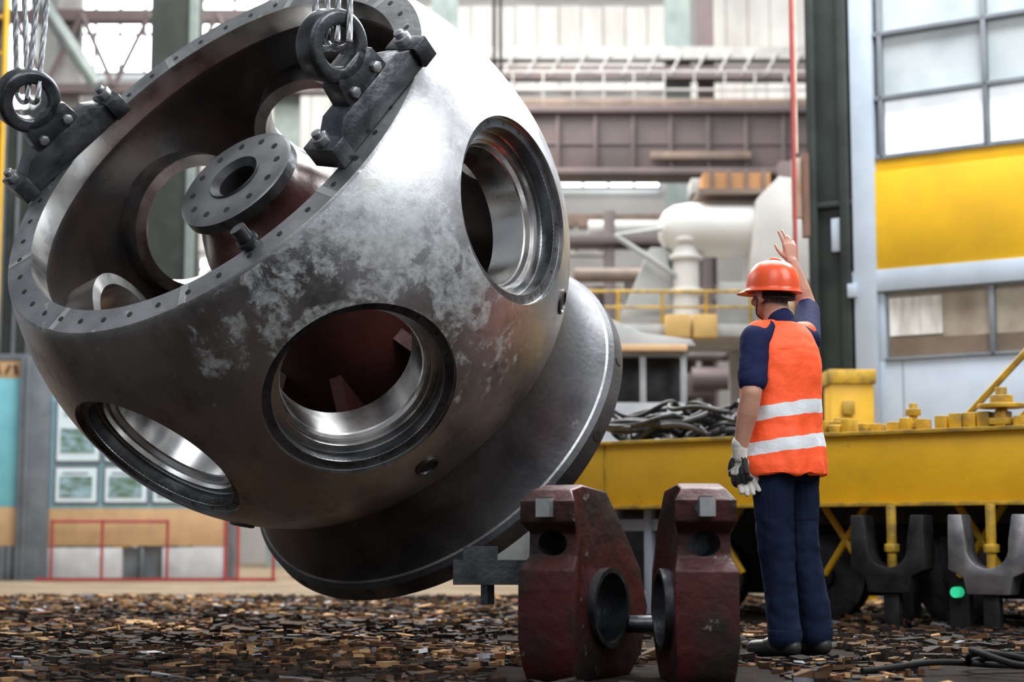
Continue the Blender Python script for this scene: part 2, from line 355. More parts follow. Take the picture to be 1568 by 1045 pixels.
# ------------------------------------------------------------------ floor and debris
def floor_mat():
    m=bpy.data.materials.new('floor_oily_wood_blocks'); m.use_nodes=True
    N=m.node_tree.nodes; L=m.node_tree.links; b=N['Principled BSDF']
    tc=N.new('ShaderNodeTexCoord'); mp=N.new('ShaderNodeMapping'); mp.inputs['Scale'].default_value=(1.,1.6,1)
    L.new(tc.outputs['Object'],mp.inputs[0])
    n=N.new('ShaderNodeTexNoise'); n.inputs['Scale'].default_value=4.5; n.inputs['Detail'].default_value=14; n.inputs['Roughness'].default_value=.78; L.new(mp.outputs[0],n.inputs['Vector'])
    v=N.new('ShaderNodeTexVoronoi'); v.inputs['Scale'].default_value=10; L.new(mp.outputs[0],v.inputs['Vector'])
    r=N.new('ShaderNodeValToRGB'); e=r.color_ramp.elements; e[0].position=.42; e[0].color=(.009,.007,.006,1); e[1].position=.68; e[1].color=(.20,.11,.05,1)
    x=e.new(.54); x.color=(.035,.021,.012,1); L.new(n.outputs[0],r.inputs[0])
    sp=N.new('ShaderNodeSeparateXYZ'); L.new(tc.outputs['Object'],sp.inputs[0])
    n3=N.new('ShaderNodeTexNoise'); n3.inputs['Scale'].default_value=.7; L.new(tc.outputs['Object'],n3.inputs['Vector'])
    ml=N.new('ShaderNodeMath'); ml.operation='MULTIPLY_ADD'; ml.inputs[1].default_value=3.; L.new(n3.outputs[0],ml.inputs[0]); L.new(sp.outputs['Y'],ml.inputs[2])
    mr=N.new('ShaderNodeMapRange'); mr.inputs[1].default_value=13.6; mr.inputs[2].default_value=15.6; L.new(ml.outputs[0],mr.inputs[0])
    n4=N.new('ShaderNodeTexNoise'); n4.inputs['Scale'].default_value=1.3; n4.inputs['Detail'].default_value=8; L.new(tc.outputs['Object'],n4.inputs['Vector'])
    r4=N.new('ShaderNodeValToRGB'); r4.color_ramp.elements[0].position=.3; r4.color_ramp.elements[1].position=.7; r4.color_ramp.elements[0].color=(.32,.24,.165,1); r4.color_ramp.elements[1].color=(.54,.42,.29,1); L.new(n4.outputs[0],r4.inputs[0])
    mx=N.new('ShaderNodeMix'); mx.data_type='RGBA'; L.new(mr.outputs[0],mx.inputs['Factor']); L.new(r.outputs[0],mx.inputs[6]); L.new(r4.outputs[0],mx.inputs[7]); L.new(mx.outputs[2],b.inputs['Base Color'])
    q=N.new('ShaderNodeMapRange'); q.inputs[1].default_value=.38; q.inputs[2].default_value=.60; q.inputs[3].default_value=.50; q.inputs[4].default_value=.95; L.new(n.outputs[0],q.inputs[0]); L.new(q.outputs[0],b.inputs['Roughness'])
    b.inputs['Specular IOR Level'].default_value=.15
    bu=N.new('ShaderNodeBump'); bu.inputs['Strength'].default_value=.8; bu.inputs['Distance'].default_value=.05; L.new(v.outputs['Distance'],bu.inputs['Height'])
    b2=N.new('ShaderNodeBump'); b2.inputs['Strength'].default_value=1.; b2.inputs['Distance'].default_value=.08; L.new(n.outputs[0],b2.inputs['Height']); L.new(bu.outputs[0],b2.inputs['Normal']); L.new(b2.outputs[0],b.inputs['Normal'])
    return m
b=MB(); b.span(-14,14,-6,34.2,-.2,0); b.obj('floor',[floor_mat()],smooth=False)
dm=[mat('debris_oiled',(.010,.008,.007),(.026,.019,.014),.65,0,8,spec=.12),mat('debris_brown',(.050,.028,.015),(.11,.06,.03),.75,0,8,spec=.12),mat('debris_tan',(.34,.20,.09),(.44,.27,.13),.8,0,8,spec=.12),
    mat('debris_grey',(.13,.14,.165),(.28,.285,.30),.34,.2,8),mat('debris_rust',(.17,.07,.03),(.10,.05,.028),.7,0,8,spec=.12)]
DV=[];DF=[];DM=[]
BF=((0,3,2,1),(4,5,6,7),(0,1,5,4),(1,2,6,5),(2,3,7,6),(3,0,4,7))
cnt=0
while cnt<13000:
    y=6.0+9.6*random.random()**1.1; x=random.uniform(-.34,.33)*y
    if abs(x-1.25)<.35 and 7.7<y<8.4: continue
    if -.1<x<1.05 and 6.3<y<7.4: continue
    cl=noise.noise(V((x*1.1,y*.8,7.3)))+.35*noise.noise(V((x*3.3,y*3.0,2.3)))+(.25 if x<0 else 0.08)
    if cl<random.uniform(-.45,.10): continue
    cnt+=1
    big=random.random()
    l=random.uniform(.02,.09) if big<.85 else random.uniform(.08,.20); w=l*random.uniform(.35,.95) if big<.85 else random.uniform(.03,.09); h=random.uniform(.006,.028)
    g=noise.noise(V((x*.8,y*.8,1.3)))+.5*noise.noise(V((x*2.8,y*2.8,4.3)))+(.05 if x<.2 else -.10)
    wt=[46,36,6,3,9]
    if g>.12: wt=[20,32,24,8,16]
    if g<-.08: wt=[72,22,2,1,3]
    R=Matrix.Rotation(random.gauss(0,.6),3,'Z')@Matrix.Rotation(random.gauss(0,.10),3,'Y')@Matrix.Rotation(random.gauss(0,.14),3,'X')
    o=len(DV); c=V((x,y,h/2+random.uniform(-.003,.010)))
    jit=[(random.uniform(.5,1.),random.uniform(.5,1.)) for _ in range(4)]
    for sz in (-1,1):
        for (sx,sy),(ja,jb) in zip(((-1,-1),(1,-1),(1,1),(-1,1)),jit):
            DV.append(c+R@V((sx*l/2*ja,sy*w/2*jb,sz*h/2)))
    m_=random.choices(range(5),wt)[0]
    for f in BF: DF.append([q+o for q in f]); DM.append(m_)
b=MB(); b.v=DV; b.f=DF; b.m=DM; b.obj('floor_debris',dm,smooth=False)
b=MB()
for k in range(3):
    pts=[]
    for i in range(61):
        t=i/60; a=2*math.pi*t*1.15+k*1.1
        pts.append((1.95+.10*k+(.34+.05*k)*math.cos(a)+.55*t,7.05-.18*k+(.20+.03*k)*math.sin(a),.035+.03*k*.5+.045*max(0,math.sin(2*a+k))))
    b.tube(pts,.013,seg=10)
b.tube([(1.35+1.9*t,6.75+.25*math.sin(4*t)+.1*t,.03+.02*math.sin(9*t)**2) for t in [i/40 for i in range(41)]],.013,seg=10)
b.obj('black_cable_coil',[rubber])
# ------------------------------------------------------------------ rail cart (yellow)
cx=V((.795,-.607,0)).normalized(); cy=V((.607,.795,0)).normalized()
CM=Matrix(((cx.x,cy.x,0,.35),(cx.y,cy.y,0,12.0),(0,0,1,0),(0,0,0,1)))
cart=empty('transfer_cart',loc=(.35,12,0))
b=MB()
b.span(-.15,6,0,.10,.75,1.16,0,CM); b.span(-.15,6,-.05,.2,1.16,1.185,1,CM); b.span(-.15,6,-.06,.2,.725,.75,1,CM)
b.span(-.15,6,.2,2.0,1.0,1.14,2,CM); b.span(-.15,6,2.0,2.1,.75,1.16,0,CM)
for x in (.35,): b.span(x,x+.012,-.006,.0,.75,1.16,1,CM)
b.span(-.15,-.1,0,2.0,.75,1.16,0,CM)
b.obj('deck_frame',[yellow,yellow_d,darksteel],parent=cart,bevel=.006)
b=MB()
for i in range(17):
    x=1.95+.10*i+random.uniform(-.02,.02); h=random.uniform(.05,.10)
    b.box((x,.10,1.185+h/2),(random.uniform(.05,.09),.12,h),0,CM)
for x,h,r in ((2.56,.17,.05),(3.12,.24,.07),(3.32,.16,.05),(2.05,.10,.05),(3.7,.2,.06),(4.2,.2,.06)):
    b.cyl(CM@V((x,.12,1.185)),CM@V((x,.12,1.185+h)),r*.5,mi=0,seg=16); b.cyl(CM@V((x,.12,1.20)),CM@V((x,.12,1.24)),r*1.5,mi=0,seg=6)
    b.cyl(CM@V((x,.12,1.185+h*.55)),CM@V((x,.12,1.185+h*.8)),r,mi=0,seg=6)
b.cyl(CM@V((3.12,.12,1.30)),CM@V((3.12,.12,1.325)),.14,mi=0,seg=24)
for p,q in (((2.55,.6,1.15),(3.9,.6,2.45)),((2.95,.5,1.15),(4.1,.5,2.1)),((3.6,.6,1.2),(3.75,.6,2.4))): b.cyl(CM@V(p),CM@V(q),.022,mi=0,seg=10)
b.obj('bolts_and_struts',[yellow_d],parent=cart,bevel=.005)
b=MB()
for x in (.5,1.4,2.3,3.3,4.5):
    b.span(x-.06,x+.06,.5,.62,.0,.75,0,CM)
    b.cyl(CM@V((x+.3,.6,.28)),CM@V((x+.3,.72,.28)),.28,mi=1,seg=36); b.cyl(CM@V((x+.3,.55,.28)),CM@V((x+.3,.8,.28)),.07,mi=0,seg=20)
    b.cyl(CM@V((x+.45,.3,.30)),CM@V((x+.75,.3,.74)),.025,mi=2,seg=8); b.cyl(CM@V((x+.75,.3,.30)),CM@V((x+.45,.3,.74)),.025,mi=2,seg=8)
b.span(-.1,6,.3,.45,.62,.74,0,CM); b.span(-.1,6,.9,1.2,.15,.74,0,CM)
for x in (.35,.62,1.1): b.span(x-.03,x+.03,.12,.18,0,.75,3,CM)
b.span(.28,1.25,.13,.18,.58,.66,3,CM)
b.cyl(CM@V((.85,.1,0)),CM@V((.85,.1,.7)),.02,mi=4,seg=10)
b.obj('undercarriage',[black,darksteel,yellow,bluegrey,clampred],parent=cart,bevel=.004)
Uo=[(-.235,.46),(-.15,.46),(-.125,.30)]+[(-.125*math.cos(t),.27-.12*math.sin(t)) for t in [math.pi*i/14 for i in range(15)]]+[(.125,.30),(.15,.46),(.235,.46),(.24,.14),(.15,.10),(.13,0),(-.13,0),(-.15,.10),(-.24,.14)]
b=MB()
for x,m in ((2.50,1),(3.12,0),(3.75,1)):
    b.prism(Uo,.14,CM@Matrix.Translation((x,-.10,.21))@Matrix.Rotation(math.pi/2,4,'X'),m)
    b.cyl(CM@V((x,-.1,.35)),CM@V((x,-.1,.73)),.03,mi=2,seg=12); b.cyl(CM@V((x,-.1,.45)),CM@V((x,-.1,.50)),.05,mi=2,seg=6)
    b.span(x-.05,x+.05,-.13,-.07,0.0,.22,1,CM)
b.obj('saddle_brackets',[grey_steel,black,yellow_d],parent=cart,bevel=.008)
b=MB()
random.seed(11)
for k in range(24):
    cxx=random.uniform(.35,1.25); cyy=random.uniform(.25,.9); rx=random.uniform(.2,.42); ry=random.uniform(.12,.3); z0=1.20+.010*k; ph=random.random()*6
    pts=[CM@V((max(.02,cxx+rx*math.cos(t+ph)),max(.1,cyy+ry*math.sin(t+ph)),z0+.035*math.sin(2*t+ph*3)+.03*math.sin(3*t))) for t in [5.6*i/50 for i in range(51)]]
    b.tube(pts,random.uniform(.014,.024))
b.obj('coiled_cables',[black],parent=cart)
gl=mat('green_lens',(.02,.55,.22),(.03,.6,.3),.2,emit=.7)
b=MB(); b.cyl(CM@V((2.90,-.12,.22)),CM@V((2.90,-.06,.22)),.032,mi=0,seg=20); b.span(2.84,2.96,-.06,0,.0,.30,1,CM)
b.obj('green_signal_lamp',[gl,black],parent=cart)

# ------------------------------------------------------------------ gate wall on the right
gx=V((.844,-.536,0)).normalized(); gy=V((.536,.844,0)).normalized()
GM=Matrix(((gx.x,gy.x,0,3.03),(gx.y,gy.y,0,15.0),(0,0,1,0),(0,0,0,1)))
gate=empty('wall_right',loc=(3.03,15,0))
glass_hi=mat('painted_reflection_glazing',(.92,.96,1.0),(.60,.70,.76),.15,0,1.8,emit=.50,stretch=(1,1,.5))  # reflection on the glass put into the pale colour and a glow
glass_lo=mat('dusty_glazing',(.48,.53,.54),(.36,.41,.43),.2,0,2,emit=.18)  # glow added so the dusty upper panes look brighter
glass_br=mat('amber_glazing',(.40,.35,.28),(.22,.175,.13),.2,0,2.5,emit=.12)  # slight glow added to the lower panes too
gyel=mat('gate_yellow',(.76,.44,.008),(.64,.36,.01),.5,0,2)
b=MB()
b.span(0,.2,-.06,.14,0,8,0,GM); b.span(.2,6,0,.12,0,2.05,0,GM); b.span(-.02,6,-.05,.12,2.66,2.85,0,GM); b.span(.2,6,0,.12,3.72,3.84,1,GM)
b.span(.17,6,-.03,.1,2.85,3.72,1,GM)
b.span(.2,.25,0,.12,2.05,2.66,0,GM); b.span(.2,6,0,.1,5.6,8,0,GM)
for x in (1.19,2.14,3.1,4.05): b.span(x-.022,x+.022,-.02,.12,3.84,5.6,2,GM); b.span(x-.022,x+.022,-.02,.12,2.05,2.66,2,GM)
for z in (3.85,4.38,4.96): b.span(.2,6,-.02,.12,z-.02,z+.02,2,GM)
b.span(.24,.28,-.02,.12,3.84,5.6,2,GM); b.span(.25,6,-.02,.1,2.64,2.67,2,GM); b.span(.25,6,-.02,.1,2.05,2.08,2,GM)
b.span(-.05,.03,-.10,.0,2.62,2.74,0,GM); b.span(.3,6,-.02,0,.9,.93,0,GM); b.span(.4,.405,-.01,0,0,2.05,2,GM)
b.obj('gate_frame',[bluegrey,gyel,mat('mullion_grey',(.15,.17,.19),(.2,.22,.24),.5)],parent=gate,bevel=.004)
b=MB(); b.span(.28,1.17,.05,.07,3.84,4.38,0,GM); b.span(1.17,6,.05,.07,3.84,4.38,0,GM); b.obj('window_1',[glass_hi],parent=gate,smooth=False)
b=MB(); b.span(.28,6,.05,.07,4.38,5.6,0,GM); b.obj('window_2',[glass_lo],parent=gate,smooth=False)
b=MB(); b.span(.28,6,.05,.07,2.05,2.66,0,GM); b.span(.28,.75,.03,.045,2.27,2.60,1,GM); b.span(.28,6,.035,.045,2.07,2.24,2,GM); b.obj('window_3',[glass_br,mat('pale_reflection_pane',(.8,.8,.76),(.5,.47,.42),.4,0,6,stretch=(3,3,.4)),mat('brown_mesh_screen',(.14,.10,.07),(.19,.14,.10),.6)],parent=gate,smooth=False)
dgreen=mat('dark_green_steel',(.040,.052,.045),(.025,.03,.028),.5,.2,3)
b=MB(); b.span(-.42,-.03,.02,.4,0,9,0,GM); b.span(-.42,-.34,-.06,.02,0,9,0,GM); b.span(-.12,-.03,-.06,.02,0,9,0,GM); b.span(-.22,-.14,-.02,.02,3.05,3.35,1,GM); b.span(-.42,.0,-.04,.02,3.45,3.5,0,GM)
b.obj('gate_column',[dgreen,bluegrey],loc=(2.77,15.1,0),bevel=.005)
b=MB(); b.box((2.82,14.4,.9),(.36,.3,1.8),0); b.box((2.82,14.4,1.86),(.40,.34,.12),1); b.box((2.78,14.22,1.6),(.1,.04,.12),1)
b.obj('yellow_cabinet',[gyel,yellow_d],loc=(2.82,14.4,0),bevel=.01)
b=MB(); b.cyl((2.33,14,0),(2.33,14,9),.018,mi=0); b.cyl((2.36,14.02,3.7),(2.36,14.02,9),.010,mi=1); b.box((2.38,14.1,3.42),(.10,.08,.5),1); b.box((2.43,14.05,3.35),(.05,.1,.7),2)
b.obj('red_conduit_pipe',[mat('red_pipe',(.42,.06,.06),(.30,.05,.05),.4),mat('cream',(.7,.6,.48),(.5,.3,.18),.6),mat('rust',(.14,.07,.045),(.2,.1,.06),.7)],loc=(2.33,14,0))

# ------------------------------------------------------------------ left wall with posters
wl=empty('wall_left',loc=(-5,21.4,0))
cyan=mat('cyan_panel',(.20,.55,.62),(.16,.48,.56),.5); tan=mat('tan_panel',(.62,.40,.20),(.52,.33,.17),.6); white=mat('white_panel',(.66,.67,.67),(.50,.51,.51),.6)
gcol=mat('grey_column',(.18,.20,.22),(.13,.15,.17),.5); gpan=mat('ribbed_grey',(.18,.20,.21),(.13,.14,.15),.5)
b=MB()
b.span(-7.4,-6.10,21.4,21.5,.9,2.5,0); b.span(-7.4,-6.10,21.4,21.5,2.5,2.72,1); b.span(-7.4,-6.1,21.4,21.5,.42,.9,1)
for i in range(14): b.span(-7.3+.09*i,-7.25+.09*i,21.38,21.42,0,.42,3)
b.span(-7.4,-6.1,21.42,21.5,0,.42,3); b.span(-6.10,-5.72,21.3,21.5,0,2.75,2); b.span(-6.02,-5.98,21.27,21.3,0,2.75,2)
b.span(-5.72,-3.47,21.4,21.5,.42,.88,1); b.span(-5.72,-4.81,21.4,21.5,0,.40,4); b.span(-4.31,-3.47,21.4,21.5,0,.40,4); b.span(-4.81,-4.31,21.5,21.55,0,.4,3); b.span(-4.58,-4.54,21.4,21.5,0,.4,2)
b.span(-5.72,-3.47,21.42,21.5,.88,2.75,5); b.span(-3.50,-3.42,21.35,21.5,0,2.75,2); b.span(-7.4,-3.42,21.38,21.5,2.72,2.8,2)
b.obj('panels',[cyan,tan,gcol,gpan,white,mat('pale_blue_board',(.36,.62,.72),(.32,.56,.66),.5)],parent=wl,bevel=.004)
b=MB()
for i,xx in enumerate((-6.62,-6.52,-6.40,-6.28,-6.18)):
    b.box((xx,21.385,2.61),(.02,.02,.12),0,ry=(.4 if i%2 else -.4)); b.box((xx,21.385,2.61),(.02,.02,.12),0,ry=(0 if i%3 else .4))
b.obj('header_lettering',[mat('dark_brown_letter',(.1,.03,.02),(.08,.02,.02),.6)],parent=wl)
b=MB(); pic=mat('landscape_print',(.35,.52,.60),(.10,.18,.10),.5,0,7,stretch=(1,1,2.2)); pw=mat('poster_paper',(.80,.92,.96),(.72,.87,.92),.5)
for x0,x1,z0,z1 in ((-5.64,-5.12,1.47,2.20),(-5.64,-5.14,.96,1.38),(-5.03,-4.52,.96,1.38),(-5.03,-4.52,1.47,2.20),(-4.43,-3.92,.96,1.38),(-4.43,-3.92,1.47,2.20)):
    b.span(x0-.03,x1+.03,21.39,21.415,z0-.03,z1+.03,2)
    b.span(x0,x1,21.375,21.41,z0,z1,0); h=z1-z0; w=x1-x0
    b.span(x0+.05,x1-.05,21.362,21.38,z0+h*.14,z0+h*(.55 if h>.6 else .75),1)
    for j in range(3): b.span(x0+.08,x1-.1-.05*j,21.365,21.38,z1-.07-.05*j,z1-.055-.05*j,2)
b.obj('posters',[pw,pic,gcol],parent=wl,smooth=False)
red=mat('red_railing_paint',(.42,.05,.05),(.32,.04,.04),.4)
b=MB()
b.cyl((-5.57,21.0,.72),(-4.17,21.0,.72),.018)
for x in (-5.57,-4.96,-4.17): b.cyl((x,21,0),(x,21,.74),.018)
for x in (-3.45,-3.3,-2.87): b.cyl((x,20.9,0),(x,20.9,.95),.02)
b.cyl((-3.45,20.9,.95),(-2.87,20.9,.95),.018); b.box((-4.3,21,.02),(2.9,.05,.04))
b.obj('red_safety_railing',[red],loc=(-4.9,21,0))

# ------------------------------------------------------------------ back wall, windows, steelwork
bw=empty('wall_back',loc=(0,34,0))
wallm=mat('hazed_hall_wall',(.38,.375,.36),(.48,.475,.46),.7,0,.6)  # wall colour lightened to stand in for haze in the hall
pale=mat('translucent_panels',(.86,.84,.79),(.62,.60,.56),.6,0,.8,emit=.38,stretch=(1.5,1,.6))  # panel glow added to brighten the far hall
day=mat('daylight_window',(.95,.98,1.0),(.85,.92,1.0),.3,0,2,emit=6.0)
b=MB(); b.span(-14,14,34,34.2,0,14,0); b.obj('wall_surface',[wallm],parent=bw,smooth=False)
b=MB()
for x0,x1,z0,z1 in ((-3.5,3.2,9.45,11.2),(3.9,7,10.1,12),(-7,-3.6,6.2,9.4),(3.3,7,8.9,9.6),(-3.5,3.2,11.4,13)):
    n=int((x1-x0)/.42)
    for i in range(n): b.span(x0+i*(x1-x0)/n,x0+(i+.93)*(x1-x0)/n,33.88+.05*(i%2),33.98,z0,z1,0)
b.obj('translucent_cladding',[pale],parent=bw,smooth=False)
wins=[(.9,2.95,7.45,8.05),(-8.9,-6.9,9.8,13),(-11,-9.7,9.0,13),(-6.3,-4.9,10.5,13),(-9.8,-8.9,6.5,7.6),(-6.2,-5,4.2,6.0)]
for k,(x0,x1,z0,z1) in enumerate(wins):
    b=MB(); b.span(x0,x1,33.9,33.96,z0,z1,0)
    n=max(2,int((x1-x0)/.5))
    for i in range(n+1): xx=x0+(x1-x0)*i/n; b.span(xx-.025,xx+.025,33.8,33.92,z0,z1,1)
    for i in range(max(1,int((z1-z0)/.8))+1): zz_=z0+.8*i; b.span(x0,x1,33.8,33.92,zz_-.025,zz_+.025,1)
    b.obj('window_%d'%(k+4),[day,mat('sash%d'%k,(.3,.3,.3))],parent=bw,smooth=False)
brown=mat('brown_girder_paint',(.165,.125,.122),(.115,.092,.092),.5,0,1.2); tealc=mat('teal_grey_column',(.24,.29,.28),(.18,.22,.22),.5); lg=mat('light_steelwork',(.48,.475,.46),(.36,.355,.345),.5)
rustb=mat('rusty_beam',(.25,.185,.145),(.17,.13,.11),.6)
cr=empty('overhead_crane',loc=(2,27,7))
b=MB()
b.span(-.6,8,27,27.5,6.35,7.25,0); b.span(-.6,8,26.85,27.6,7.25,7.36,0); b.span(-.6,8,26.85,27.6,6.25,6.35,0); b.span(-.6,8,26.97,27,6.75,6.79,0)
for i in range(15): b.span(-.5+.6*i,-.44+.6*i,26.92,27.02,6.35,7.25,0)
b.span(-.6,8,27.8,28.1,7.6,7.72,2)
for i in range(18): b.span(-.5+.5*i,-.47+.5*i,27.8,27.84,7.4,8.2,1)
b.span(-.6,8,27.8,27.84,8.15,8.2,1); b.span(-.6,8,27.8,27.84,7.85,7.89,1)
b.box((3.0,26.9,6.55),(1.6,.1,.12),2); b.box((4.9,27,6.0),(1.4,.8,.8),0)
for x in (-.28,-.18): b.cyl((x,27.3,7.3),(x-.03,27.3,13),.028,mi=3)
b.obj('girder',[brown,lg,rustb,black],parent=cr,bevel=.01)
b=MB()
for x,w,m in ((2.95,.38,1),(3.45,.22,0),(5.9,.4,1),(-9.3,.5,1),(-7.9,.35,2),(-4.0,.4,1),(-1.2,.4,1)):
    b.span(x-w/2,x+w/2,30,30.3,0,14,m)
    b.span(x-w/2-.04,x+w/2+.04,29.95,30.0,0,14,m)
for z,m in ((8.9,2),(8.55,0),(5.9,3),(5.4,2),(4.6,3)): b.span(-1,8,29.6,29.9,z,z+.22,m)
for i in range(22): b.cyl((-1+.42*i,29.6,8.6),(-1+.42*(i+.5),29.6,9.0),.03,mi=2,seg=6); b.span(-1+.42*i,-.96+.42*i,29.6,29.65,5.45,5.95,2)
b.span(-14,-3,29.6,29.9,9.6,9.8,0); b.span(-14,-3,29.6,29.9,8.3,8.45,0)
for i in range(9): b.cyl((-13+1.2*i,29.6,8.4),(-12.4+1.2*i,29.6,9.7),.05,mi=0,seg=8); b.cyl((-12.4+1.2*i,29.6,9.7),(-11.8+1.2*i,29.6,8.4),.05,mi=0,seg=8)
b.cyl((-8.6,28,10.5),(-6.9,28,8.0),.12,mi=1,seg=8)
b.obj('steel_framework',[brown,tealc,lg,rustb],loc=(0,30,0))
b=MB(); b.span(-4.95,-4.30,23,23.4,0,11,0); b.span(-4.40,-4.30,22.9,23,0,11,1)
b.obj('green_column',[dgreen,tealc],loc=(-4.6,23,0))
b=MB()
for x in (-6.98,-6.82): b.cyl((x,22.6,0),(x,22.6,11),.035,mi=0)
for i in range(20): b.cyl((-6.98,22.6,.5+.5*i),(-6.82,22.6,.5+.5*i),.018)
b.obj('yellow_ladder',[gyel],loc=(-6.9,22.6,0))
b=MB(); b.span(-7.6,-5.3,24,24.2,0,6.6,0)
for i in range(12): b.span(-7.6+.2*i,-7.56+.2*i,23.95,24,0,6.6,1)
b.obj('dark_green_partition',[dgreen,gcol],loc=(-6.4,24.1,0))
b=MB(); b.span(-5.20,-5.02,22.6,22.7,0,5.4,0); b.span(-5.28,-4.94,22.55,22.75,0,.05,0); b.span(-5.30,-4.92,22.58,22.72,5.4,5.5,0); b.obj('yellow_post',[gyel],loc=(-5.1,22.65,0),bevel=.01)

# ------------------------------------------------------------------ machinery on platform (mid background)
wt=mat('white_casing',(.72,.70,.66),(.60,.58,.55),.45,0,2); orange=mat('orange_crate',(.55,.27,.11),(.45,.22,.09),.6); gm=mat('hazed_machine_grey',(.30,.31,.31),(.42,.42,.40),.5,0,2)  # machine grey raised to carry the background haze in its colour
tu=empty('white_turbine_casing',loc=(2.5,20,2.95))
b=MB()
b.lathe([(.0005,0),(.12,.01),(.22,.07),(.29,.18),(.32,.35),(.32,1.35),(.34,1.36),(.34,1.42),(.32,1.43),(.32,1.75),(.0005,1.75)],40,0,Matrix.Translation((1.72,20,4.12))@Matrix.Rotation(math.pi/2,4,'Y'),closed=False)
b.cyl((2.03,19.9,2.95),(2.03,19.9,4.05),.155,mi=0,seg=28)
for z in (3.0,3.35,3.75,3.95): b.cyl((2.03,19.9,z),(2.03,19.9,z+.05),.20,mi=0,seg=28)
b.prism([(0,0),(.75,0),(.75,1.15),(.35,1.2),(.1,.95)],.7,Matrix.Translation((2.72,19.8,3.45))@Matrix.Rotation(math.pi/2,4,'X'),0)
b.prism([(0,0),(.62,0),(.5,.75),(.32,.75)],.6,Matrix.Translation((1.30,20.2,3.15))@Matrix.Rotation(math.pi/2,4,'X'),1)
b.cyl((1.2,19.8,4.02),(1.9,19.8,3.55),.035,mi=1,seg=8); b.cyl((1.2,19.8,4.02),(1.75,19.8,4.1),.03,mi=1,seg=8)
b.box((2.6,19.7,3.18),(.45,.4,.5),1); b.box((3.15,19.7,3.15),(.5,.5,.4),0)
b.obj('casing',[wt,gm],parent=tu,bevel=.01)
b=MB(); b.box((2.62,20,4.66),(.78,.5,.2),0)
for i in range(4): b.box((2.33+.2*i,19.73,4.66),(.04,.04,.24),1)
b.box((2.62,20,4.53),(.9,.6,.06),1); b.obj('orange_wooden_crate',[orange,rustb],parent=tu)
b=MB()
b.span(.6,3.8,19.3,21,2.78,2.92,0)
for x in (.7,1.7,2.7,3.7): b.span(x-.06,x+.06,19.4,19.52,0,2.78,0); b.span(x-.06,x+.06,20.8,20.92,0,2.78,0)
for x in (.7,1.2,1.7,2.2,2.7,3.2,3.7): b.cyl((x,19.35,2.92),(x,19.35,3.30),.02,mi=1,seg=8)
b.cyl((.6,19.35,3.30),(3.8,19.35,3.30),.02,mi=1,seg=8); b.cyl((.6,19.35,3.12),(3.8,19.35,3.12),.015,mi=1,seg=8)
for x in (1.85,2.15): b.box((x,19.15,2.87),(.27,.25,.26),2)
b.box((1.2,19.2,2.82),(.9,.1,.1),0)
b.obj('machine_platform',[lg,yellow_d,mat('ochre_box',(.70,.45,.15),(.6,.38,.13),.6)],parent=tu,bevel=.006)
cab=mat('cab_grey',(.30,.33,.35),(.38,.40,.42),.5)
b=MB()
b.span(.80,1.62,16,16.9,0,1.78,0); b.span(.80,1.62,16,16.9,2.24,2.3,0)
for x in (.83,1.22,1.6): b.span(x-.03,x+.03,16,16.06,1.78,2.24,0)
b.span(.85,1.6,16.4,16.45,1.78,2.24,1); b.prism([(-.1,0),(.95,0),(.90,.06),(.45,.12),(.05,.30),(-.1,.28)],1.0,Matrix.Translation((.76,16.4,2.3))@Matrix.Rotation(math.pi/2,4,'X'),2)
b.box((1.15,15.9,2.28),(.95,.06,.06),3)
b.obj('machine_cab',[cab,black,gm,tan],loc=(1.2,16.4,0),bevel=.006)
random.seed(21)
b=MB()
for i in range(70):
    x=random.uniform(-.6,4.3); y=random.uniform(23,26); z=random.uniform(1.2,5.6); t=random.random()
    if t<.4: b.box((x,y,z),(random.uniform(.3,1.1),.5,random.uniform(.10,.40)),random.choice((0,1,2,2,3)))
    elif t<.7: b.cyl((x,y,z),(x+random.uniform(.6,1.8),y,z),random.uniform(.04,.16),mi=random.choice((0,1,2,3)))
    else: b.cyl((x,y,0),(x,y,z),random.uniform(.04,.12),mi=random.choice((0,2,3)))
for x in (0,1.4,2.8,4.2): b.span(x-.08,x+.08,24.4,24.56,0,5.2,2)
for z in (1.5,3.1,4.7): b.span(-.6,4.4,24.3,24.9,z,z+.12,2)
b.obj('machinery_racks',[gm,rustb,brown,lg],loc=(2,24.5,0),bevel=.01)
b=MB(); b.span(-2.8,7,22.2,22.4,0,1.7,0)
for i in range(20): b.span(-2.8+.5*i,-2.75+.5*i,22.15,22.2,0,1.7,1)
b.obj('grey_partition',[gpan,gcol],loc=(2,22.3,0))
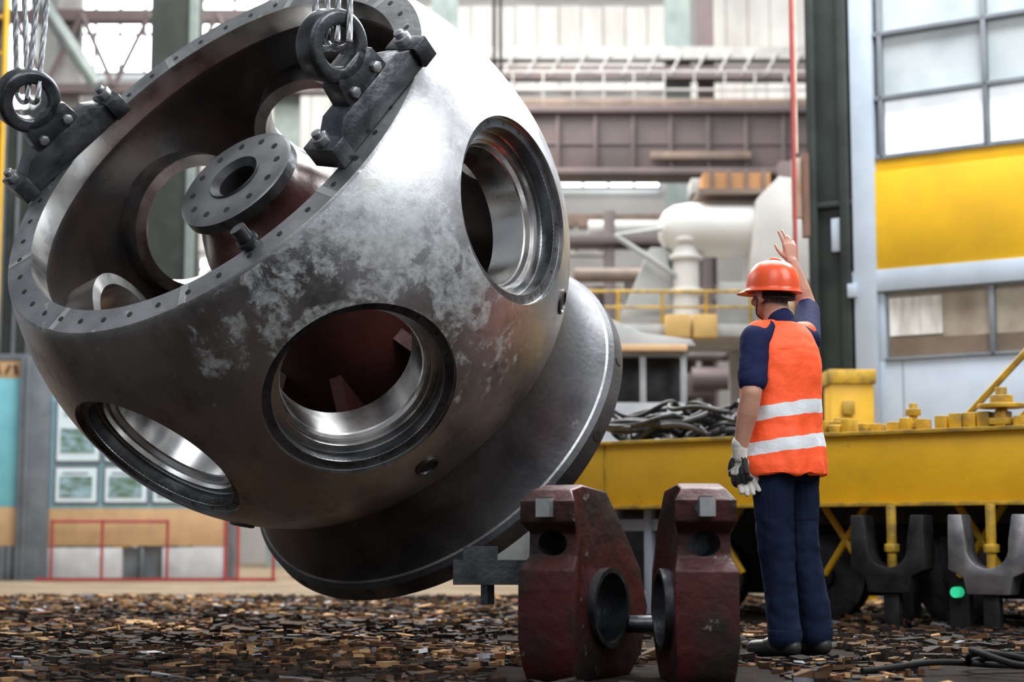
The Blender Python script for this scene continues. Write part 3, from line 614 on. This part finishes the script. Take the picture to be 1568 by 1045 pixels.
# ------------------------------------------------------------------ worker
O=V((1.262,8.0,0)); Fd=V((-.65,.76,0)).normalized(); Rd=V((Fd.y,-Fd.x,0))
def B(r,f,z): return O+Rd*r+Fd*f+V((0,0,z))
skin=mat('skin',(.55,.29,.20),(.46,.23,.16),.5,0,12); navy=mat('navy_shirt',(.008,.012,.050),(.013,.019,.066),.85,0,9,bump=.2,spec=.2)
trou=mat('navy_trousers',(.005,.010,.028),(.010,.019,.045),.9,0,5,bump=.45,bscale=12,stretch=(1,1,.4),spec=.15); boot=mat('black_boots',(.012,.012,.013),(.03,.03,.03),.4,0,9)
hairm=mat('grey_hair',(.12,.11,.10),(.24,.22,.20),.8,0,60)
worker=empty('worker',loc=O)
def loft(b,rings,seg=36):
    vs=[];n=len(rings)
    for (r,f,z,rx,ry) in rings:
        for i in range(seg):
            a=2*math.pi*i/seg; ca=math.cos(a);sa=math.sin(a)
            k=1/((abs(ca)**2.5+abs(sa)**2.5)**(1/2.5)); vs.append(B(r+rx*ca*k,f+ry*sa*k,z))
    fs=[(j*seg+i,j*seg+(i+1)%seg,(j+1)*seg+(i+1)%seg,(j+1)*seg+i) for j in range(n-1) for i in range(seg)]
    fs+=[tuple(range(seg))[::-1],tuple(range((n-1)*seg,n*seg))]; b.add(vs,fs)
b=MB(); segs=[]
def limb(p0,p1,r0,r1,m):
    b.caps(p0,p1,r0,r1); segs.append((p0,p1,r0,r1,m))
loft(b,[(.0,0,.80,.13,.10),(.0,0,.86,.170,.125),(0,0,.95,.170,.125),(0,.01,1.05,.160,.125),(0,.01,1.2,.168,.125),(0,0,1.33,.182,.12),(0,0,1.43,.175,.105),(0,0,1.50,.12,.08),(0,.01,1.54,.075,.065)])
segs.append((B(0,0,.86),B(0,0,.95),.15,.15,2)); segs.append((B(0,0,1.0),B(0,0,1.40),.15,.16,1))
fo=(.045,-.04)
for s in (-1,1):
    hip=B(.088*s,0,.86); kn=B(.10*s+.02,.0+.01*s,.47); an=B(.108*s+fo[0],fo[1],.10)
    limb(hip,kn,.101,.083,2); limb(kn,B(.105*s+.035,-.025,.28),.083,.076,2); limb(B(.105*s+.035,-.025,.28),an,.076,.080,2)
    limb(B(.108*s+fo[0],fo[1]-.04,.045),B(.108*s+fo[0]+.01*s,fo[1]+.08,.045),.043,.044,3)
    limb(B(.108*s+fo[0]+.01*s,fo[1]+.08,.04),B(.108*s+fo[0]+.02*s,fo[1]+.17,.036),.042,.035,3)
    limb(B(.108*s+fo[0],fo[1],.10),B(.108*s+fo[0],fo[1]-.01,.05),.05,.045,3)
ls=B(-.190,0,1.445); le=B(-.265,-.04,1.19); lw=B(-.270,.03,.935)
limb(B(-.10,0,1.47),ls,.072,.070,1); limb(ls,ls.lerp(le,.75),.070,.068,1); limb(ls.lerp(le,.6),le,.050,.047,0); limb(le,le.lerp(lw,.35),.047,.048,0); limb(le.lerp(lw,.35),lw,.048,.031,0)
rs=B(.185,.01,1.475); re=B(.385,.165,1.665); rw=B(.305,.192,1.880)
limb(B(.10,0,1.48),rs,.07,.070,1); limb(rs,rs.lerp(re,.85),.070,.062,1); limb(rs.lerp(re,.6),re,.048,.045,0); limb(re,re.lerp(rw,.35),.045,.044,0); limb(re.lerp(rw,.35),rw,.044,.029,0)
Fh=V((-.62,.785,0)).normalized(); Rh=V((Fh.y,-Fh.x,0)); Hc=V((1.222,8.03,1.675))
def H(r,f,z): return Hc+Rh*r+Fh*f+V((0,0,z))
Rhm=Matrix(((Rh.x,Fh.x,0),(Rh.y,Fh.y,0),(0,0,1)))
limb(B(0,.01,1.49),H(0,-.02,-.05),.064,.060,0)
limb(B(-.005,-.01,1.515),B(-.01,-.005,1.545),.073,.066,1)
b.ell(H(0,-.01,.03),(.077,.096,.088),R=Rhm); segs.append((H(0,-.03,.03),H(0,.02,.03),.08,.08,0))
b.ell(H(0,.022,-.045),(.062,.068,.062),R=Rhm); segs.append((H(0,.02,-.04),H(0,.04,-.05),.06,.05,0))
b.ell(H(0,.062,-.085),(.032,.026,.024),R=Rhm)
b.ell(H(0,.088,-.01),(.035,.014,.022),R=Rhm)
limb(H(0,.092,.0),H(0,.112,-.028),.009,.013,0); b.ell(H(0,.098,-.032),(.017,.013,.009),R=Rhm)
for s in (-1,1):
    b.ell(H(.040*s,.068,-.03),(.022,.022,.02),R=Rhm)
    b.ell(H(.083*s,-.010,-.014),(.010,.020,.033),R=Matrix.Rotation(-.35*s,3,'Z')@Rhm)
    b.ell(H(.079*s,.0,-.038),(.008,.012,.014),R=Rhm)
b.ell(H(0,.09,-.058),(.024,.010,.006),R=Rhm); b.ell(H(0,.088,-.069),(.021,.010,.006),R=Rhm)
def hand(b,w,d,pn,th,curl,k=1.,addseg=None,rf=.0088,fan=.10):
    d=d.normalized(); pn=(pn-d*pn.dot(d)).normalized(); th=(th-d*th.dot(d)-pn*th.dot(pn)).normalized()
    def cp(p,q,a,c):
        b.caps(p,q,a,c,seg=14)
        if addseg is not None: addseg.append((p,q,a,c,0))
    offs=[.030,.010,-.010,-.028]; ln=[.074,.082,.076,.060]; kn=[.092,.096,.092,.084]
    for i in range(4):
        p0=w+th*(offs[i]*.55*k)+d*(.005*k); p1=w+d*(kn[i]*k)+th*(offs[i]*k); cp(p0,p1,.015*k,.012*k)
        c=curl[i]; cur=p1; ang=0
        for j,fr in enumerate((.45,.32,.23)):
            ang+=c*(.9,1.2,.8)[j]; dr=(d*math.cos(ang)+pn*math.sin(ang)+th*(fan*(1.5-i))*math.cos(ang)).normalized()
            nx=cur+dr*(ln[i]*1.06*fr*k); cp(cur,nx,rf*k*(1.05,.98,.9)[j],rf*k*(.98,.9,.8)[j]); cur=nx
    p=w+d*.022*k+th*.022*k; q=p+(d*.7+th*.62+pn*.35).normalized()*(.042*k); cp(p,q,.014*k,.011*k)
    r=q+(d*.85+th*.35+pn*.35).normalized()*(.032*k); cp(q,r,.011*k,.009*k); s_=r+(d*.9+th*.05+pn*.5).normalized()*(.026*k); cp(r,s_,.009*k,.0075*k)
hand(b,rw,V((-.10,.0,.95)),V((-.35,.9,0)),V((-.9,-.3,.1)),[.10,.22,.42,.60],.95,segs,fan=.16)
body=b.obj('body',[skin,navy,trou,boot,hairm],parent=worker)
remesh(body,.0045,3,.5)
me=body.data
while len(me.materials)<5: me.materials.append(None)
for i,m in enumerate((skin,navy,trou,boot,hairm)): me.materials[i]=m
nP=len(me.polygons); cen=np.empty(nP*3,dtype=np.float32); me.polygons.foreach_get('center',cen); cen=cen.reshape(-1,3)+np.array(O)
bd=np.full(nP,1e9); bi=np.zeros(nP,dtype=np.int32)
for (a,c,r0,r1,m) in segs:
    a=np.array(a);ab=np.array(c)-a; t=np.clip(((cen-a)@ab)/max(1e-9,ab@ab),0,1); dd=np.linalg.norm(cen-(a+t[:,None]*ab),axis=1)-(r0+(r1-r0)*t)
    k=dd<bd; bd[k]=dd[k]; bi[k]=m
bi[(cen[:,2]<.98)&(bi==1)]=2; bi[(bi==2)&(cen[:,2]<.055)]=3
q=cen-np.array(Hc); f=q@np.array(Fh); r=np.abs(q@np.array(Rh)); ln=np.linalg.norm(q,axis=1)
bi[(bi==0)&(cen[:,2]>1.6)&(f<.012)&(q[:,2]>-.05)&((r<.072)|(f<-.03))&(ln<.13)]=4
me.polygons.foreach_set('material_index',bi)
def fold(p):
    if .12<p.z<.95 and (p-lw).length>.2:
        a=.009 if (p.z<.62 or p.z>.78) else .005
        return a*(noise.noise(V((p.x*8,p.y*8,p.z*9+3)))+.55*noise.noise(V((p.x*18,p.y*18,p.z*22))))
    if 1.2<p.z<1.6 and (p-ls).length<.25 and (p-lw).length>.3: return .004*noise.noise(V((p.x*18,p.y*18,p.z*20)))
    return 0
displace(me,O,fold)
b=MB()
for s in (-1,1):
    b.ell(H(.032*s,.078,.008),(.012,.012,.010),0,R=Rhm); b.ell(H(.032*s,.088,.008),(.005,.003,.005),1,R=Rhm)
    b.caps(H(.018*s,.094,.026),H(.048*s,.084,.024),.0045,.003,mi=2)
b.obj('eyes',[mat('eye_white',(.8,.78,.75)),mat('iris',(.05,.03,.02)),hairm],parent=worker)
def vest_mat():
    m=bpy.data.materials.new('hi_vis_orange'); m.use_nodes=True; N=m.node_tree.nodes; L=m.node_tree.links; bs=N['Principled BSDF']
    tc=N.new('ShaderNodeTexCoord'); sp=N.new('ShaderNodeSeparateXYZ'); L.new(tc.outputs['Object'],sp.inputs[0])
    a=N.new('ShaderNodeMath'); a.operation='MULTIPLY_ADD'; a.inputs[1].default_value=-.14; L.new(sp.outputs['X'],a.inputs[0]); L.new(sp.outputs['Z'],a.inputs[2])
    nw=N.new('ShaderNodeTexNoise'); nw.inputs['Scale'].default_value=9; L.new(tc.outputs['Object'],nw.inputs['Vector'])
    aw=N.new('ShaderNodeMath'); aw.operation='MULTIPLY_ADD'; aw.inputs[1].default_value=.022; L.new(nw.outputs[0],aw.inputs[0]); L.new(a.outputs[0],aw.inputs[2]); a=aw
    facs=[]
    for c,w in ((1.136,.031),(.976,.031)):
        s=N.new('ShaderNodeMath'); s.operation='SUBTRACT'; s.inputs[1].default_value=c; L.new(a.outputs[0],s.inputs[0])
        ab=N.new('ShaderNodeMath'); ab.operation='ABSOLUTE'; L.new(s.outputs[0],ab.inputs[0])
        lt=N.new('ShaderNodeMath'); lt.operation='LESS_THAN'; lt.inputs[1].default_value=w; L.new(ab.outputs[0],lt.inputs[0]); facs.append(lt)
    mxm=N.new('ShaderNodeMath'); mxm.operation='MAXIMUM'; L.new(facs[0].outputs[0],mxm.inputs[0]); L.new(facs[1].outputs[0],mxm.inputs[1])
    mx=N.new('ShaderNodeMix'); mx.data_type='RGBA'; L.new(mxm.outputs[0],mx.inputs['Factor']); mx.inputs[6].default_value=(1.0,.105,.022,1); mx.inputs[7].default_value=(.66,.70,.72,1)
    L.new(mx.outputs[2],bs.inputs['Base Color']); bs.inputs['Roughness'].default_value=.65
    L.new(mx.outputs[2],bs.inputs['Emission Color']); bs.inputs['Emission Strength'].default_value=.10  # slight glow added to the vest cloth and bands
    n=N.new('ShaderNodeTexNoise'); n.inputs['Scale'].default_value=11; n.inputs['Detail'].default_value=4; L.new(tc.outputs['Object'],n.inputs['Vector'])
    bu=N.new('ShaderNodeBump'); bu.inputs['Strength'].default_value=.6; bu.inputs['Distance'].default_value=.02; L.new(n.outputs[0],bu.inputs['Height']); L.new(bu.outputs[0],bs.inputs['Normal'])
    return m
b=MB()
loft(b,[(.0,0,.828,.212,.163),(.0,0,.87,.213,.163),(0,.005,.95,.208,.158),(0,.01,1.05,.198,.150),(0,.01,1.2,.199,.149),(0,.0,1.33,.200,.147),(0,0,1.42,.186,.133),(0,0,1.49,.156,.106),(0,.0,1.538,.108,.080)],48)
for s in (-1,1): b.caps(B(.08*s,0,1.492),B(.165*s,.0,1.482+.02*(s>0)),.058,.056)
vest=b.obj('safety_vest',[vest_mat()],parent=worker); remesh(vest,.006,5,.5)
def vfold(p):
    ang=math.atan2((p-O).dot(Fd),(p-O).dot(Rd))
    w=noise.noise(V((p.x*7,p.y*7,p.z*3.6)))+.7*noise.noise(V((p.x*15,p.y*15,p.z*11+4)))
    k=1. if p.z<1.40 else .35
    return .011*w*k+max(0,(1.1-p.z))*.028*math.sin(ang*7+p.z*4)
displace(vest.data,O,vfold)
hm=mat('orange_hard_hat',(.85,.10,.025),(.75,.085,.02),.28,0,3)
b=MB()
Q=[(.0006,.150),(.03,.1485),(.06,.141),(.085,.128),(.105,.105),(.118,.075),(.124,.045),(.127,.02),(.128,.006),(.138,.0),(.139,-.006),(.128,-.006),(.120,.0),(.112,.06),(.09,.105),(.05,.13),(.0006,.138)]
tilt=Matrix.Rotation(math.radians(4),4,V((Rh.x,Rh.y,0)))
HMt=Matrix.Translation(H(0,-.005,.0))@tilt@Matrix(((Rh.x*.90,Fh.x*1.08,0,0),(Rh.y*.90,Fh.y*1.08,0,0),(0,0,1,.014),(0,0,0,1)))
b.lathe(Q,56,0,HMt,closed=False)
pk=[];n=18
for lay in (0,1):
    for i in range(n+1):
        a=math.pi*(.12+.76*i/n); rr=.128; ext=.052*math.sin(math.pi*i/n)**.7 if 0<i<n else 0
        pk.append((rr*math.cos(a),rr*math.sin(a),.008-.006*lay)); pk.append(((rr+ext)*math.cos(a),(rr+ext)*math.sin(a),-.010-.004*lay))
fs=[]
for i in range(n):
    for lay in (0,1):
        o=lay*2*(n+1); fs.append((o+2*i,o+2*i+1,o+2*i+3,o+2*i+2))
    o=2*(n+1); fs.append((2*i+1,o+2*i+1,o+2*i+3,2*i+3))
b.add(pk,fs,0,HMt)
for x in (-.035,0,.035):
    pts=[HMt@V((x,.118*math.cos(a),.006+.147*math.sin(a)*(1-.9*x*x/.0144))) for a in [math.pi*(.12+.76*i/20) for i in range(21)]]
    b.tube(pts,.006 if x else .009)
b.obj('hard_hat',[hm],parent=worker,split=False)
b=MB()
pts=[H(.084*math.cos(a),-.012+.104*math.sin(a),-.016+.012*math.sin(a)) for a in [math.pi*(1.03+.94*i/24) for i in range(25)]]
b.tube(pts,.009); b.tube([p+V((0,0,.016)) for p in pts],.009)
b.tube([H(-.083,0,.01),H(-.08,.02,-.04),H(-.055,.05,-.09),H(0,.06,-.112)],.003,seg=6)
b.obj('helmet_strap',[black],parent=worker)
glv=mat('work_glove',(.72,.70,.65),(.50,.48,.44),.8,0,14,bump=.3); glb=mat('glove_black',(.02,.022,.022),(.05,.05,.05),.7,0,14,bump=.3)
b=MB(); hd=V((-.02,.02,-1))
hand(b,lw+V((0,0,-.005)),hd,(Rd*.9+Fd*.3),Fd,[.45,.5,.55,.6],1.08,rf=.0115)
b.caps(lw+V((0,0,.03)),lw+V((0,0,-.03)),.039,.032)
g=b.obj('worn_glove',[glv,glb],parent=worker); remesh(g,.004,2,.5)
while len(g.data.materials)<2: g.data.materials.append(None)
g.data.materials[0]=glv; g.data.materials[1]=glb
mis=[]
for pl in g.data.polygons:
    p=pl.center+O; mis.append(0 if (p.z>lw.z-.035 or noise.noise(p*22)>.28) else 1)
g.data.polygons.foreach_set('material_index',mis)
b=MB(); gp=B(-.215,.055,.835)
for i,(dx,dz,l) in enumerate(((-.03,-.02,.09),(-.01,-.03,.10),(.012,-.03,.095),(.032,-.02,.08))):
    a=gp+V((dx,-.02,0)); b.caps(gp+V((dx*.5,0,.03)),a+V((.0,0,dz)),.019,.016); b.caps(a+V((0,0,dz)),a+V((.02+dx*.3,-.01,-l)),.015,.011)
b.caps(gp+V((-.02,0,.03)),gp+V((.02,0,.04)),.028,.03); b.caps(gp+V((.03,-.02,.02)),gp+V((.055,-.02,-.03)),.014,.012)
g=b.obj('held_glove',[glv],parent=worker); remesh(g,.004,2,.5)
g.data.materials.clear(); g.data.materials.append(glv)
# ------------------------------------------------------------------ lights, world, camera
def area(name,loc,tgt,size,e,col=(1,1,1),sy=None):
    l=bpy.data.lights.new(name,'AREA'); l.energy=e; l.color=col; l.size=size
    if sy: l.shape='RECTANGLE'; l.size_y=sy
    o=bpy.data.objects.new(name,l); S.collection.objects.link(o); o.location=loc
    o.rotation_euler=(V(tgt)-V(loc)).to_track_quat('-Z','Y').to_euler(); return o
area('skylight_main',(1.5,14,12),(0,12,0),9,2300,(.95,.98,1),10)
area('skylight_right',(4.0,12.2,7.6),(-1,8.5,2),4.2,800,(.97,.98,1),3)
area('hub_highlight_light',(4.4,4.0,6.2),(-.6,8,2),4.0,430,(.97,.98,1),4.0)  # unseen area light added for the soft highlight on the hub
area('back_hall_fill',(0,26,13),(0,28,3),12,1900,(1,.98,.95),5)  # area light added overhead to brighten the back of the hall
area('floor_sun_fill',(-4,23,11),(-3,20.5,0),8,2000,(1,.94,.86),6)  # added area light standing in for warm sun on the floor
area('front_fill_light',(-2,1,8),(0,9,1.5),5,360,(.95,.97,1),5)  # unseen fill light added above the camera to lift the front
w=bpy.data.worlds.new('World'); S.world=w; w.use_nodes=True
w.node_tree.nodes['Background'].inputs[0].default_value=(.86,.91,1,1); w.node_tree.nodes['Background'].inputs[1].default_value=.35
cam=bpy.data.cameras.new('Camera'); co=bpy.data.objects.new('Camera',cam); S.collection.objects.link(co); S.camera=co
co.location=(0,0,.55); co.rotation_euler=(math.radians(96.44),0,0); cam.lens=60.6; cam.sensor_width=36
cam.dof.use_dof=True; cam.dof.focus_distance=7.7; cam.dof.aperture_fstop=1.8
